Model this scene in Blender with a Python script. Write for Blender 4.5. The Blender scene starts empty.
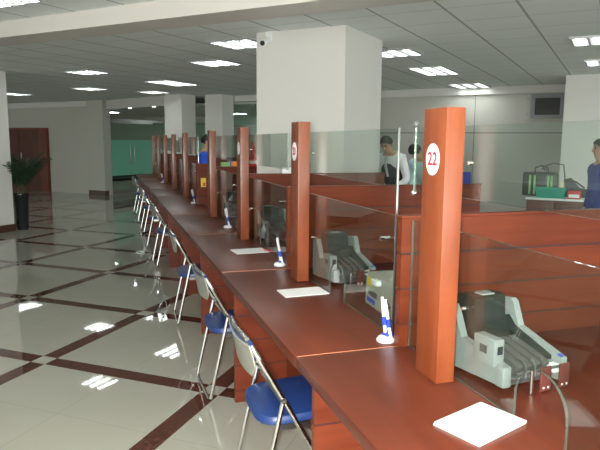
import bpy, bmesh, math, random
from mathutils import Vector, Matrix
random.seed(7)
R = math.radians
C = bpy.context.scene.collection
SC = bpy.context.scene
BETA = R(46.0)                      # the hall's own axes are turned against the counter row
SB, CB = math.sin(BETA), math.cos(BETA)
def UV(u, v): return (u*SB+v*CB, u*CB-v*SB)

# ------------------------------------------------------------------ materials
def new_mat(name):
    m = bpy.data.materials.new(name); m.use_nodes = True
    nt = m.node_tree; nt.nodes.clear()
    out = nt.nodes.new('ShaderNodeOutputMaterial')
    return m, nt, out
def N(nt, t, **kw):
    n = nt.nodes.new(t)
    for k, v in kw.items():
        if k in n.inputs: n.inputs[k].default_value = v
        else: setattr(n, k, v)
    return n
def L(nt, a, b): nt.links.new(a, b)
def plain(name, col, rough=.5, metal=0.0, spec=.5, noise=0.0, nscale=8.0):
    m, nt, out = new_mat(name)
    b = N(nt, 'ShaderNodeBsdfPrincipled')
    b.inputs['Roughness'].default_value = rough; b.inputs['Metallic'].default_value = metal
    b.inputs['Specular IOR Level'].default_value = spec
    c = (*col, 1)
    b.inputs['Base Color'].default_value = c
    if noise:
        tc = N(nt, 'ShaderNodeTexCoord'); nz = N(nt, 'ShaderNodeTexNoise'); nz.inputs['Scale'].default_value = nscale
        nz.inputs['Detail'].default_value = 4
        mx = N(nt, 'ShaderNodeMix', data_type='RGBA')
        mx.inputs[6].default_value = tuple(x*(1-noise) for x in col)+(1,); mx.inputs[7].default_value = tuple(min(1, x*(1+noise)) for x in col)+(1,)
        L(nt, tc.outputs['Object'], nz.inputs['Vector']); L(nt, nz.outputs['Fac'], mx.inputs[0]); L(nt, mx.outputs[2], b.inputs['Base Color'])
    L(nt, b.outputs[0], out.inputs[0]); return m
def wood(name, dark, light, axis='Z', rough=.3, spec=.5, sc=1.0):
    m, nt, out = new_mat(name)
    b = N(nt, 'ShaderNodeBsdfPrincipled'); b.inputs['Roughness'].default_value = rough; b.inputs['Specular IOR Level'].default_value = spec
    tc = N(nt, 'ShaderNodeTexCoord'); mp = N(nt, 'ShaderNodeMapping')
    s = {'X': (1.6, 22, 22), 'Y': (22, 1.6, 22), 'Z': (22, 22, 1.6)}[axis]
    mp.inputs['Scale'].default_value = tuple(x*sc for x in s)
    nz = N(nt, 'ShaderNodeTexNoise'); nz.inputs['Scale'].default_value = 1.0; nz.inputs['Detail'].default_value = 6; nz.inputs['Roughness'].default_value = .6
    nz.inputs['Distortion'].default_value = .8
    cr = N(nt, 'ShaderNodeValToRGB'); cr.color_ramp.elements[0].position = .3; cr.color_ramp.elements[1].position = .72
    cr.color_ramp.elements[0].color = (*dark, 1); cr.color_ramp.elements[1].color = (*light, 1)
    n2 = N(nt, 'ShaderNodeTexNoise'); n2.inputs['Scale'].default_value = 2.2; n2.inputs['Detail'].default_value = 2
    mx = N(nt, 'ShaderNodeMix', data_type='RGBA', blend_type='MULTIPLY'); mx.inputs[0].default_value = .45
    L(nt, tc.outputs['Object'], mp.inputs[0]); L(nt, mp.outputs[0], nz.inputs[0]); L(nt, nz.outputs['Fac'], cr.inputs[0])
    L(nt, tc.outputs['Object'], n2.inputs[0]); L(nt, cr.outputs[0], mx.inputs[6]); 
    c2 = N(nt, 'ShaderNodeValToRGB'); c2.color_ramp.elements[0].color = (.55, .55, .55, 1); c2.color_ramp.elements[1].color = (1, 1, 1, 1)
    c2.color_ramp.elements[0].position = .35; c2.color_ramp.elements[1].position = .65
    L(nt, n2.outputs['Fac'], c2.inputs[0]); L(nt, c2.outputs[0], mx.inputs[7]); L(nt, mx.outputs[2], b.inputs['Base Color'])
    L(nt, b.outputs[0], out.inputs[0]); return m
def glass(name, tint, f0=.052, haze=0.0, hazecol=(.5, .6, .55)):
    m, nt, out = new_mat(name)
    tr = N(nt, 'ShaderNodeBsdfTransparent'); tr.inputs[0].default_value = (*tint, 1)
    gl = N(nt, 'ShaderNodeBsdfGlossy'); gl.inputs['Roughness'].default_value = .01
    lw = N(nt, 'ShaderNodeLayerWeight'); lw.inputs['Blend'].default_value = .5
    pw = N(nt, 'ShaderNodeMath', operation='POWER'); pw.inputs[1].default_value = 5.5
    ma = N(nt, 'ShaderNodeMath', operation='MULTIPLY_ADD'); ma.inputs[1].default_value = 1-f0; ma.inputs[2].default_value = f0
    L(nt, lw.outputs['Facing'], pw.inputs[0]); L(nt, pw.outputs[0], ma.inputs[0])
    mx = N(nt, 'ShaderNodeMixShader')
    L(nt, ma.outputs[0], mx.inputs[0]); L(nt, gl.outputs[0], mx.inputs[2])
    base = tr.outputs[0]
    if haze:
        df = N(nt, 'ShaderNodeBsdfDiffuse'); df.inputs[0].default_value = (*hazecol, 1)
        m2 = N(nt, 'ShaderNodeMixShader'); m2.inputs[0].default_value = haze
        L(nt, tr.outputs[0], m2.inputs[1]); L(nt, df.outputs[0], m2.inputs[2]); base = m2.outputs[0]
    L(nt, base, mx.inputs[1]); L(nt, mx.outputs[0], out.inputs[0]); return m
def emit(name, col, s):
    m, nt, out = new_mat(name)
    e = N(nt, 'ShaderNodeEmission'); e.inputs[0].default_value = (*col, 1); e.inputs[1].default_value = s
    L(nt, e.outputs[0], out.inputs[0]); return m

def mathn(nt, op, a, b=None, c=None):
    n = N(nt, 'ShaderNodeMath', operation=op)
    for i, x in enumerate((a, b, c)):
        if x is None: continue
        if isinstance(x, (int, float)): n.inputs[i].default_value = x
        else: L(nt, x, n.inputs[i])
    return n.outputs[0]
def floor_mat():
    m, nt, out = new_mat('polished_floor_tiles')
    b = N(nt, 'ShaderNodeBsdfPrincipled'); b.inputs['Roughness'].default_value = .03; b.inputs['Specular IOR Level'].default_value = .5
    tc = N(nt, 'ShaderNodeTexCoord'); sp = N(nt, 'ShaderNodeSeparateXYZ'); L(nt, tc.outputs['Object'], sp.inputs[0])
    ox, oy = -.496, 4.559; e1 = (.779, 1.028); e2 = (1.100, -.890); det = e1[0]*e2[1]-e1[1]*e2[0]
    dx = mathn(nt, 'SUBTRACT', sp.outputs[0], ox); dy = mathn(nt, 'SUBTRACT', sp.outputs[1], oy)
    def coord(a, c):
        return mathn(nt, 'ADD', mathn(nt, 'MULTIPLY', dx, a), mathn(nt, 'MULTIPLY', dy, c))
    i = coord(e2[1]/det, -e2[0]/det); j = coord(-e1[1]/det, e1[0]/det)
    def band(t, w):
        f = mathn(nt, 'FRACT', mathn(nt, 'ADD', t, 100.5)); return mathn(nt, 'LESS_THAN', mathn(nt, 'ABSOLUTE', mathn(nt, 'SUBTRACT', f, .5)), w)
    bi, bj = band(i, .050), band(j, .046)
    x = mathn(nt, 'ABSOLUTE', mathn(nt, 'SUBTRACT', bi, bj))
    nz = N(nt, 'ShaderNodeTexNoise'); nz.inputs['Scale'].default_value = 1.5; nz.inputs['Detail'].default_value = 5
    L(nt, tc.outputs['Object'], nz.inputs[0])
    cr = N(nt, 'ShaderNodeValToRGB'); cr.color_ramp.elements[0].color = (.315, .31, .262, 1); cr.color_ramp.elements[1].color = (.37, .36, .305, 1)
    L(nt, nz.outputs['Fac'], cr.inputs[0])
    n3 = N(nt, 'ShaderNodeTexNoise'); n3.inputs['Scale'].default_value = 30; n3.inputs['Detail'].default_value = 4; L(nt, tc.outputs['Object'], n3.inputs[0])
    c3 = N(nt, 'ShaderNodeValToRGB'); c3.color_ramp.elements[0].color = (.055, .018, .012, 1); c3.color_ramp.elements[1].color = (.09, .034, .023, 1); L(nt, n3.outputs['Fac'], c3.inputs[0])
    mx = N(nt, 'ShaderNodeMix', data_type='RGBA'); L(nt, x, mx.inputs[0]); L(nt, cr.outputs[0], mx.inputs[6]); L(nt, c3.outputs[0], mx.inputs[7])
    # thin tile joints in the middle of the bands' fields
    def joint(t, off): 
        f = mathn(nt, 'FRACT', mathn(nt, 'ADD', t, 100.5+off)); return mathn(nt, 'LESS_THAN', mathn(nt, 'ABSOLUTE', mathn(nt, 'SUBTRACT', f, .5)), .0016)
    jj = mathn(nt, 'MAXIMUM', joint(i, .5), joint(j, .5))
    m2 = N(nt, 'ShaderNodeMix', data_type='RGBA', blend_type='MULTIPLY'); L(nt, mathn(nt, 'MULTIPLY', jj, .35), m2.inputs[0]); L(nt, mx.outputs[2], m2.inputs[6]); m2.inputs[7].default_value = (.4, .38, .34, 1)
    L(nt, m2.outputs[2], b.inputs['Base Color']); L(nt, b.outputs[0], out.inputs[0]); return m
def grid_mat(name, col, line, su, sv, wu, wv, rough=.8, ou=0.0, ov=0.0, axes=(0, 1), lu=1.0, lv=1.0):
    """plain surface with thin joint lines; su/sv: spacing along the two chosen object axes"""
    m, nt, out = new_mat(name)
    b = N(nt, 'ShaderNodeBsdfPrincipled'); b.inputs['Roughness'].default_value = rough; b.inputs['Specular IOR Level'].default_value = .3
    tc = N(nt, 'ShaderNodeTexCoord'); sp = N(nt, 'ShaderNodeSeparateXYZ'); L(nt, tc.outputs['Object'], sp.inputs[0])
    def ln(o, s, off, w, k):
        f = mathn(nt, 'FRACT', mathn(nt, 'ADD', mathn(nt, 'DIVIDE', mathn(nt, 'SUBTRACT', o, off), s), 100.5))
        return mathn(nt, 'MULTIPLY', mathn(nt, 'LESS_THAN', mathn(nt, 'ABSOLUTE', mathn(nt, 'SUBTRACT', f, .5)), w/s/2), k)
    g = mathn(nt, 'MAXIMUM', ln(sp.outputs[axes[0]], su, ou, wu, lu), ln(sp.outputs[axes[1]], sv, ov, wv, lv))
    nz = N(nt, 'ShaderNodeTexNoise'); nz.inputs['Scale'].default_value = .8; L(nt, tc.outputs['Object'], nz.inputs[0])
    c = N(nt, 'ShaderNodeMix', data_type='RGBA'); c.inputs[6].default_value = tuple(x*.94 for x in col)+(1,); c.inputs[7].default_value = (*col, 1); L(nt, nz.outputs['Fac'], c.inputs[0])
    mx = N(nt, 'ShaderNodeMix', data_type='RGBA'); L(nt, g, mx.inputs[0]); L(nt, c.outputs[2], mx.inputs[6]); mx.inputs[7].default_value = (*line, 1)
    L(nt, mx.outputs[2], b.inputs['Base Color']); L(nt, b.outputs[0], out.inputs[0]); return m

M = {}
M['floor'] = floor_mat()
M['ceil'] = grid_mat('ceiling_tiles', (.82, .87, .85), (.29, .31, .30), .6, .6, .022, .012, .9, ou=-2.93+.3, ov=7.08, lu=.8, lv=.6)
M['wall'] = grid_mat('wall_panels', (.52, .51, .46), (.16, .155, .14), 2.4, 1.82, .014, .02, .6, ou=-2.73, ov=0.0, axes=(0, 2))
M['wallplain'] = plain('painted_wall', (.50, .49, .43), .6, noise=.03, nscale=2)
M['white'] = plain('white_painted_column', (.66, .645, .605), .6, noise=.02, nscale=2)
M['beam'] = plain('painted_beam', (.62, .59, .55), .45)
M['baseb'] = plain('dark_skirting', (.07, .03, .022), .3)
M['counter'] = wood('counter_wood', (.092, .018, .008), (.128, .028, .012), 'Y', .33, .38, .6)
M['panel'] = wood('divider_wood', (.098, .017, .0065), (.170, .037, .013), 'X', .38, .22, .5)
M['pedestal'] = wood('pedestal_wood', (.12, .021, .008), (.19, .040, .016), 'X', .35, .4, .5)
M['post'] = wood('post_wood', (.18, .037, .011), (.245, .062, .020), 'Z', .30, .65, .8)
M['groove'] = plain('dark_groove', (.03, .018, .02), .6)
M['edge'] = plain('worn_light_wood_edge', (.42, .17, .09), .35)
M['glass'] = glass('clear_screen_glass', (.90, .945, .92))
M['glassedge'] = glass('polished_glass_edge', (.45, .55, .48), haze=.25, hazecol=(.22, .26, .22))
M['chrome'] = plain('chrome', (.80, .79, .76), .16, 1.0)
M['steel'] = plain('brushed_aluminium', (.40, .40, .39), .32, 1.0)
M['blue'] = plain('blue_vinyl', (.012, .034, .135), .34, noise=.15, nscale=12)
M['shell'] = plain('pale_grey_chair_back', (.26, .26, .22), .38)
M['rubber'] = plain('black_rubber', (.015, .015, .015), .6)
M['black'] = plain('black_plastic', (.018, .022, .018), .33)
M['dgrey'] = plain('dark_grey_plastic', (.09, .095, .09), .4)
M['mgrey'] = plain('mid_grey_plastic', (.085, .083, .078), .45)
M['lgrey'] = plain('light_grey_plastic', (.27, .285, .285), .45)
M['beige'] = plain('beige_grey_plastic', (.36, .35, .30), .5)
M['brownp'] = plain('brown_tinted_plastic', (.12, .035, .028), .25)
M['paper'] = plain('white_paper', (.80, .80, .80), .7)
M['whitep'] = plain('white_plastic', (.78, .79, .80), .35)
M['bluep'] = plain('blue_plastic', (.03, .07, .42), .35)
M['red'] = plain('red_plastic', (.55, .03, .03), .4)
M['signred'] = plain('sign_red', (.34, .012, .03), .5)
M['yellow'] = plain('yellow_sticker', (.75, .52, .05), .5)
M['orange'] = plain('orange_paper', (.75, .22, .03), .6)
M['green'] = plain('green_paper', (.25, .5, .2), .6)
M['teal'] = plain('teal_plastic', (.01, .30, .22), .4)
M['cream'] = plain('cream_plastic', (.72, .66, .42), .5)
M['doorwood'] = wood('door_wood', (.085, .026, .016), (.12, .036, .022), 'Z', .4, .4, .5)
M['doorframe'] = wood('door_frame_wood', (.15, .035, .022), (.20, .05, .03), 'Z', .4, .4, .5)
M['lamp'] = emit('fluorescent_tubes', (.93, 1.0, .97), 18.0)
M['spotlamp'] = emit('downlight_bulb', (.9, .95, 1.0), 40.0)
M['louver'] = plain('louvre_metal', (.55, .56, .56), .35, .6)
M['frosted'] = glass('green_frosted_film', (.12, .34, .26), haze=.75, hazecol=(.28, .72, .54))
M['lobbyglass'] = glass('green_lobby_glass', (.80, .91, .85), f0=.05)
M['skin'] = plain('skin', (.46, .27, .18), .5)
M['hair'] = plain('black_hair', (.012, .010, .010), .45)
M['blueshirt'] = plain('deep_blue_cloth', (.022, .045, .25), .8)
M['brightblue'] = plain('bright_blue_cloth', (.02, .08, .55), .8)
M['whiteshirt'] = plain('white_cloth', (.68, .70, .70), .8)
M['darkvest'] = plain('dark_cloth', (.022, .026, .034), .8)
M['cyancloth'] = plain('pale_cyan_cloth', (.50, .70, .74), .8)
M['greytie'] = plain('grey_tie', (.35, .36, .38), .7)
M['leaf'] = plain('palm_leaf', (.012, .035, .012), .5, noise=.35, nscale=6)
M['stemg'] = plain('palm_stem', (.07, .08, .03), .6)
M['pot'] = plain('black_glazed_pot', (.014, .016, .018), .2)
M['soil'] = plain('dark_soil', (.02, .014, .01), .9)
M['eye'] = plain('dark_eye', (.01, .008, .008), .2)
M['lip'] = plain('lips', (.36, .12, .10), .5)
M['darkwood'] = wood('dark_red_brown_wood', (.10, .028, .02), (.15, .045, .03), 'X', .4, .4, .5)
M['screen'] = plain('dark_display', (.03, .04, .045), .15)
M['windark'] = plain('dark_window_recess', (.06, .06, .055), .12)

# ------------------------------------------------------------------ mesh builder
class MB:
    def __init__(s): s.bm = bmesh.new(); s.mi = 0
    def _tag(s, faces):
        for f in faces: f.material_index = s.mi
    def mat(s, i): s.mi = i; return s
    def quadstrip(s, rings, cap=True, closed=True):
        vs = [[s.bm.verts.new(p) for p in r] for r in rings]; n = len(vs[0]); fs = []
        for a, b in zip(vs, vs[1:]):
            for i in range(n if closed else n-1):
                fs.append(s.bm.faces.new((a[i], a[(i+1) % n], b[(i+1) % n], b[i])))
        if cap: fs.append(s.bm.faces.new(vs[0][::-1])); fs.append(s.bm.faces.new(vs[-1]))
        s._tag(fs); return s
    def box(s, a, b, bev=0.0):
        x0, y0, z0 = (min(p, q) for p, q in zip(a, b)); x1, y1, z1 = (max(p, q) for p, q in zip(a, b))
        if bev > 0:
            w = min(bev, (x1-x0)*.45, (y1-y0)*.45, (z1-z0)*.45)
            t = bmesh.new(); bmesh.ops.create_cube(t, size=1)
            for v in t.verts: v.co = Vector(((x0+x1)/2+v.co.x*(x1-x0), (y0+y1)/2+v.co.y*(y1-y0), (z0+z1)/2+v.co.z*(z1-z0)))
            bmesh.ops.bevel(t, geom=t.edges[:], offset=w, segments=2, affect='EDGES', profile=.6)
            mp = {v: s.bm.verts.new(v.co) for v in t.verts}
            s._tag([s.bm.faces.new([mp[v] for v in f.verts]) for f in t.faces]); t.free(); return s
        r = lambda z: [(x0, y0, z), (x1, y0, z), (x1, y1, z), (x0, y1, z)]
        return s.quadstrip([r(z0), r(z1)])
    def cyl(s, p, q, r, r2=None, n=14):
        return s.tube([p, q], r, n, r2=r2)
    def tube(s, pts, r, n=10, closed=False, r2=None):
        P = [Vector(p) for p in pts]; k = len(P); rings = []
        t0 = (P[1]-P[0]).normalized(); up = Vector((0, 0, 1)) if abs(t0.z) < .9 else Vector((1, 0, 0))
        nrm = t0.cross(up).normalized()
        for i, p in enumerate(P):
            t = (P[min(i+1, k-1)]-P[max(i-1, 0)])
            t.normalize(); nrm = (nrm-t*nrm.dot(t)).normalized(); bn = t.cross(nrm)
            rr = r if r2 is None else r+(r2-r)*i/(k-1)
            rings.append([tuple(p+(nrm*math.cos(a)+bn*math.sin(a))*rr) for a in (2*math.pi*j/n for j in range(n))])
        return s.quadstrip(rings)
    def prism(s, poly, axis, a, b):
        """extrude a 2-D outline along an axis; axis 0: outline is (y,z); 1: (x,z); 2: (x,y)"""
        def pt(p, h): return {0: (h, p[0], p[1]), 1: (p[0], h, p[1]), 2: (p[0], p[1], h)}[axis]
        return s.quadstrip([[pt(p, a) for p in poly], [pt(p, b) for p in poly]])
    def lathe(s, prof, c=(0, 0, 0), n=20):
        return s.quadstrip([[(c[0]+r*math.cos(2*math.pi*j/n), c[1]+r*math.sin(2*math.pi*j/n), c[2]+z) for j in range(n)] for r, z in prof])
    def ball(s, c, r, n=12, sc=(1, 1, 1)):
        prof = [(max(1e-4, math.sin(math.pi*i/n)), -math.cos(math.pi*i/n)) for i in range(n+1)]
        return s.quadstrip([[(c[0]+sc[0]*r*q*math.cos(2*math.pi*j/(2*n)), c[1]+sc[1]*r*q*math.sin(2*math.pi*j/(2*n)), c[2]+sc[2]*r*z) for j in range(2*n)] for q, z in prof])
    def build(s, name, mats, parent=None, smooth=True, loc=None, rotz=None):
        bmesh.ops.recalc_face_normals(s.bm, faces=s.bm.faces[:])
        me = bpy.data.meshes.new(name); s.bm.to_mesh(me); s.bm.free()
        for m in (mats if isinstance(mats, (list, tuple)) else [mats]): me.materials.append(m)
        if smooth:
            me.shade_smooth()
            try: me.set_sharp_from_angle(angle=R(38))
            except Exception: pass
        o = bpy.data.objects.new(name, me); C.objects.link(o)
        if parent: o.parent = parent
        if loc: o.location = loc
        if rotz is not None: o.rotation_euler = (0, 0, rotz)
        return o
def tag(o, label, cat, group=None, kind=None):
    o['label'] = label; o['category'] = cat
    if group: o['group'] = group
    if kind: o['kind'] = kind
    return o
def thing(name, label, cat, loc=(0, 0, 0), rotz=0, group=None):
    o = bpy.data.objects.new(name, None); o.empty_display_size = .1; C.objects.link(o)
    o.location = loc; o.rotation_euler = (0, 0, rotz); return tag(o, label, cat, group)
def struct(o, label=None, cat=None):
    o['kind'] = 'structure'
    if label: o['label'] = label
    if cat: o['category'] = cat
    return o
def copy_tree(o, parent=None):
    c = o.copy(); C.objects.link(c)
    if parent: c.parent = parent
    for ch in list(o.children): copy_tree(ch, c)
    return c
def dup(o, loc, rotz, label):
    c = copy_tree(o); c.location = loc; c.rotation_euler = (0, 0, rotz); c['label'] = label; return c
def arc(c, r, a0, a1, n, plane='xz'):
    out = []
    for i in range(n+1):
        a = a0+(a1-a0)*i/n; p, q = c[0]+r*math.cos(a), c[1]+r*math.sin(a); out.append((p, q))
    return out
ORD = ['first', 'second', 'third', 'fourth', 'fifth', 'sixth', 'seventh', 'eighth', 'ninth', 'tenth']
BR = -BETA        # rotation that turns local (x, y) into the hall's (v, u)

# ------------------------------------------------------------------ the hall
H = 2.75
struct(MB().box((-14, -8, -.1), (16, 32, 0)).build('floor', M['floor']), 'polished beige tiled floor crossed by dark brown bands', 'floor')
struct(MB().box((-26, -7, H), (9, 19.5, H+.1)).build('ceiling', M['ceil'], rotz=BR), 'grey suspended tile ceiling', 'ceiling')
struct(MB().box((-26, 3.95, 2.6), (9, 4.32, H)).build('ceiling_beam', M['beam'], rotz=BR), 'pale downstand beam crossing the ceiling', 'beam')
struct(MB().box((-5.6, 12.8, 0), (4.5, 12.95, H)).build('wall_back', M['wall'], rotz=BR), 'pale panelled wall behind the tellers', 'wall')
struct(MB().box((-8.72, 12.74, 2.6), (4.5, 12.8, H)).build('trim_1', M['white'], rotz=BR), 'white band along the top of the back wall', 'trim')
struct(MB().box((-26, 12.8, 0), (-13.25, 12.95, H)).build('wall_left', M['wallplain'], rotz=BR), 'plain wall beyond the waiting area', 'wall')
struct(MB().box((-13.9, 12.66, 0.14), (-13.25, 12.8, H)).build('trim_2', M['wallplain'], rotz=BR), 'shallow pilaster at the end of the plain wall', 'trim')
struct(MB().box((-13.91, 12.64, 0), (-13.24, 12.8, .14)).build('baseboard_left', M['baseb'], rotz=BR), 'dark skirting round the pilaster', 'skirting')
struct(MB().box((-26, 12.72, 2.6), (-13.25, 12.8, H)).build('trim_3', M['white'], rotz=BR), 'pale band along the top of the plain wall', 'trim')
struct(MB().box((-26.1, -7, 0), (-26, 19.5, H)).build('wall_side', M['wallplain'], rotz=BR), 'far side wall of the hall', 'wall')

def pillar(name, v0, v1, u0, u1, label, base=True):
    o = struct(MB().box((v0, u0, 0), (v1, u1, H)).build(name, M['white'], rotz=BR), label, 'pillar')
    if base:
        MB().box((v0-.012, u0-.012, 0), (v1+.012, u1+.012, .13)).build('skirting', M['baseb'], o)
    return o
pillar('pillar_1', -3.52, -2.48, 5.57, 6.60, 'large square white pillar rising behind the glass screens')
pillar('pillar_2', -10.36, -9.36, 5.80, 6.80, 'white pillar beside the potted palm')
pillar('pillar_3', -10.2, -9.65, 11.80, 12.35, 'slim white pillar at the far end of the counter')
pillar('pillar_4', -.90, 1.2, 11.15, 12.74, 'broad white pillar behind the woman in blue')
pillar('pillar_5', -9.25, -8.73, 12.22, 12.72, 'grey pillar standing before the tall green glass wall')

# door in the plain wall
d = struct(MB().box((-18.08, 12.72, 0), (-16.08, 12.8, 1.92)).build('door_1', M['doorwood'], rotz=BR), 'dark wooden double door in the plain wall', 'door')
MB().box((-16.08, 12.70, 0), (-15.73, 12.8, 1.98)).box((-18.28, 12.70, 0), (-18.08, 12.8, 1.98)).box((-18.08, 12.70, 1.92), (-16.08, 12.8, 1.98)).build('frame', M['doorframe'], d)
MB().box((-17.095, 12.705, .02), (-17.065, 12.72, 1.90)).build('meeting_stile', M['doorframe'], d)
MB().cyl((-16.93, 12.69, 1.0), (-16.93, 12.69, 1.2), .012).build('handle', M['steel'], d)

# lobby behind green glass
b = MB()
p0, p1 = Vector((-13.25, 12.8)), Vector((-9.95, 11.9))
dr = (p1-p0).normalized(); nn = Vector((-dr.y, dr.x))
b.prism([tuple(p0), tuple(p1), tuple(p1+nn*.12), tuple(p0+nn*.12)], 2, 2.50, H)
struct(b.build('trim_4', M['white'], rotz=BR), 'bulkhead over the lobby opening', 'trim')
struct(MB().box((-20, 12.95, 2.55), (-5.6, 19.4, 2.6)).build('ceiling_lobby', M['white'], rotz=BR), 'lowered lobby ceiling', 'ceiling')
struct(MB().box((-20, 18.6, 0), (-5.6, 18.7, 2.6)).build('wall_lobby', M['white'], rotz=BR), 'back wall of the green lobby', 'wall')
struct(MB().box((-5.7, 12.95, 0), (-5.6, 18.6, 2.6)).build('wall_lobby_side', M['white'], rotz=BR), 'side wall of the lobby', 'wall')
def leaf_door(name, y0, y1, hy, label):
    o = struct(MB().box((-13.27, y0+.006, .02), (-13.25, y1-.006, 2.18)).build(name, M['lobbyglass'], rotz=BR, smooth=False), label, 'door')
    MB().box((-13.248, y0+.006, .56), (-13.245, y1-.006, 1.62)).build('frosted_film', M['frosted'], o, smooth=False)
    MB().box((-13.28, y0+.006, .02), (-13.24, y1-.006, .10)).box((-13.28, y0+.006, 2.12), (-13.24, y1-.006, 2.18)).build('rail', M['steel'], o)
    MB().tube([(-13.24, hy, .9), (-13.19, hy, .9), (-13.19, hy, 1.45), (-13.24, hy, 1.45)], .014).build('handle', M['chrome'], o)
    return o
leaf_door('door_2', 12.95, 13.75, 13.66, 'green glass lobby door beside the pilaster')
leaf_door('door_3', 13.75, 14.75, 13.84, 'green glass lobby door farther along the counter end')
o = struct(MB().box((-13.27, 14.76, .02), (-13.25, 18.6, 2.18)).build('window_1', M['lobbyglass'], rotz=BR, smooth=False), 'fixed green glass panel of the lobby', 'window')
MB().box((-13.248, 14.76, .56), (-13.245, 18.6, 1.62)).build('frosted_film', M['frosted'], o, smooth=False)
MB().box((-13.28, 12.95, 2.18), (-13.24, 18.6, 2.24)).build('head_rail', M['steel'], o)
o = struct(MB().box((-9.6, 12.86, .05), (-5.6, 12.88, 2.55)).build('window_2', M['lobbyglass'], rotz=BR, smooth=False), 'tall green glass wall behind the far tellers', 'window')
MB().box((-9.6, 12.84, 1.98), (-5.6, 12.90, 2.02)).box((-7.62, 12.84, .05), (-7.58, 12.90, 2.55)).build('rail', M['steel'], o)
x, y = UV(14.3, -14.1)
t = thing('lobby_bench', 'low black bench behind the lower part of the green lobby doors', 'bench', (x, y, 0), BR)
MB().box((-.25, -1.2, .34), (.25, 1.2, .44), .03).build('seat', M['black'], t); MB().box((-.27, -1.2, .36), (-.20, 1.2, .60), .03).build('backrest', M['black'], t)
for yy in (-1.1, 1.1):
    for xx in (-.2, .2): MB().cyl((xx, yy, 0), (xx, yy, .34), .02).build('leg', M['steel'], t)
# framed hatch window on the back wall
o = struct(MB().box((-1.56, 12.77, 2.17), (-1.10, 12.80, 2.50)).build('window_3', M['windark'], rotz=BR), 'small dark framed window high on the back wall', 'window')
fr = MB()
for a, c in (((-1.64, 12.75, 2.10), (-1.56, 12.80, 2.58)), ((-1.10, 12.75, 2.10), (-1.04, 12.80, 2.58)), ((-1.56, 12.75, 2.50), (-1.10, 12.80, 2.58)), ((-1.56, 12.75, 2.10), (-1.10, 12.80, 2.17))): fr.box(a, c)
fr.build('frame', M['lgrey'], o)
for zz in (2.50, 2.19): MB().cyl((-1.70, 12.74, zz), (-1.70, 12.80, zz), .018).build('bolt', M['steel'], o)

# ------------------------------------------------------------------ ceiling lights
def louvre_light(u, v, lu, lv, label):
    """lu: half length along u, lv: half width along v"""
    x, y = UV(u, v)
    t = thing('ceiling_light', label, 'ceiling light', (x, y, H), BR, 'louvred ceiling lights')
    w = .025
    MB().box((-lv, -lu, -.022), (-lv+w, lu, 0)).box((lv-w, -lu, -.022), (lv, lu, 0)).box((-lv+w, -lu, -.022), (lv-w, -lu+w, 0)).box((-lv+w, lu-w, -.022), (lv-w, lu, 0)).build('frame', M['louver'], t, smooth=False)
    MB().box((-lv+w, -lu+w, -.003), (lv-w, lu-w, -.0005)).build('reflector', M['louver'], t, smooth=False)
    for i in range(3):
        xx = -lv+2*lv*(i+.5)/3; MB().box((xx-.045, -lu+w+.01, -.0065), (xx+.045, lu-w-.01, -.0035)).build('tube', M['lamp'], t, smooth=False)
    g = MB(); nx = 3; ny = max(2, round(lu*2/.09))
    for i in range(1, nx): xx = -lv+2*lv*i/nx; g.box((xx-.012, -lu+w, -.021), (xx+.012, lu-w, -.007))
    for j in range(1, ny): yy = -lu+2*lu*j/ny; g.box((-lv+w, yy-.010, -.0205), (lv-w, yy+.010, -.0075))
    g.build('louvre', M['louver'], t, smooth=False)
    return t
LIGHTS = [
 (3.22, -4.55, .28, .28, 'louvred light in front of the ceiling beam, cut by the corner of the picture'),
 (6.02, -4.03, .28, .28, 'square louvred light just past the beam, touching the big white pillar edge'),
 (7.30, -5.32, .28, .29, 'square louvred light between the beam and the big pillar, over the counter row'),
 (7.35, -8.02, .25, .29, 'square louvred light above the dark banded floor, nearest the palm pillar of its row'),
 (7.47, -2.62, .28, .28, 'square louvred light half hidden by the right side of the big pillar'),
 (7.51, -.30, .28, .28, 'louvred light at the right picture edge, higher of the two there'),
 (9.53, -.25, .30, .28, 'louvred light at the right picture edge, lower of the two there'),
 (9.55, -2.70, .56, .28, 'long louvred light over the tellers, right of the big pillar'),
 (12.25, -2.75, .45, .34, 'bright louvred light close to the white band of the back wall'),
 (9.40, -7.92, .50, .29, 'long louvred light over the waiting area, second before the slim pillar'),
 (9.68, -10.50, .28, .28, 'narrow looking louvred light over the middle of the waiting area'),
 (9.95, -13.5, .40, .28, 'louvred light beside the top of the palm pillar'),
 (10.95, -9.80, .28, .28, 'bright louvred light directly in front of the slim pillar'),
]
for a in LIGHTS: louvre_light(*a)
# unseen lamps added outside the view to give the hall ambient light
for i, (u, v) in enumerate([(1.2, -4.7), (1.2, -1.6), (1.2, 1.4), (-1.5, -3.0), (-1.5, .6), (5.0, 2.2), (7.4, 2.2), (3.3, -8.2), (3.3, -11), (7.4, -12.8), (9.6, 2.2)]):
    louvre_light(u, v, .28, .28, 'added louvred ceiling light outside the view, ' + ['by the entrance', 'above the viewer', 'over the first desk', 'behind the viewer', 'behind the first desk', 'over the teller aisle', 'over the back office', 'over the waiting seats', 'by the far side wall', 'past the palm pillar', 'over the office corner'][i])
for (u, v, z, lab) in [(12.52, -12.05, 2.50, 'small round downlight under the lobby bulkhead, the one nearer the pilaster'), (12.20, -10.90, 2.50, 'small round downlight under the lobby bulkhead, one beside the slim pillar')]:
    x, y = UV(u, v); t = thing('downlight', lab, 'downlight', (x, y, z), 0, 'lobby downlights')
    MB().lathe([(.035, -.002), (.06, -.006), (.06, 0), (.035, 0)]).build('ring', M['steel'], t)
    MB().lathe([(.002, -.004), (.045, -.004), (.045, -.0015), (.002, -.0015)]).build('bulb', M['spotlamp'], t)
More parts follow.
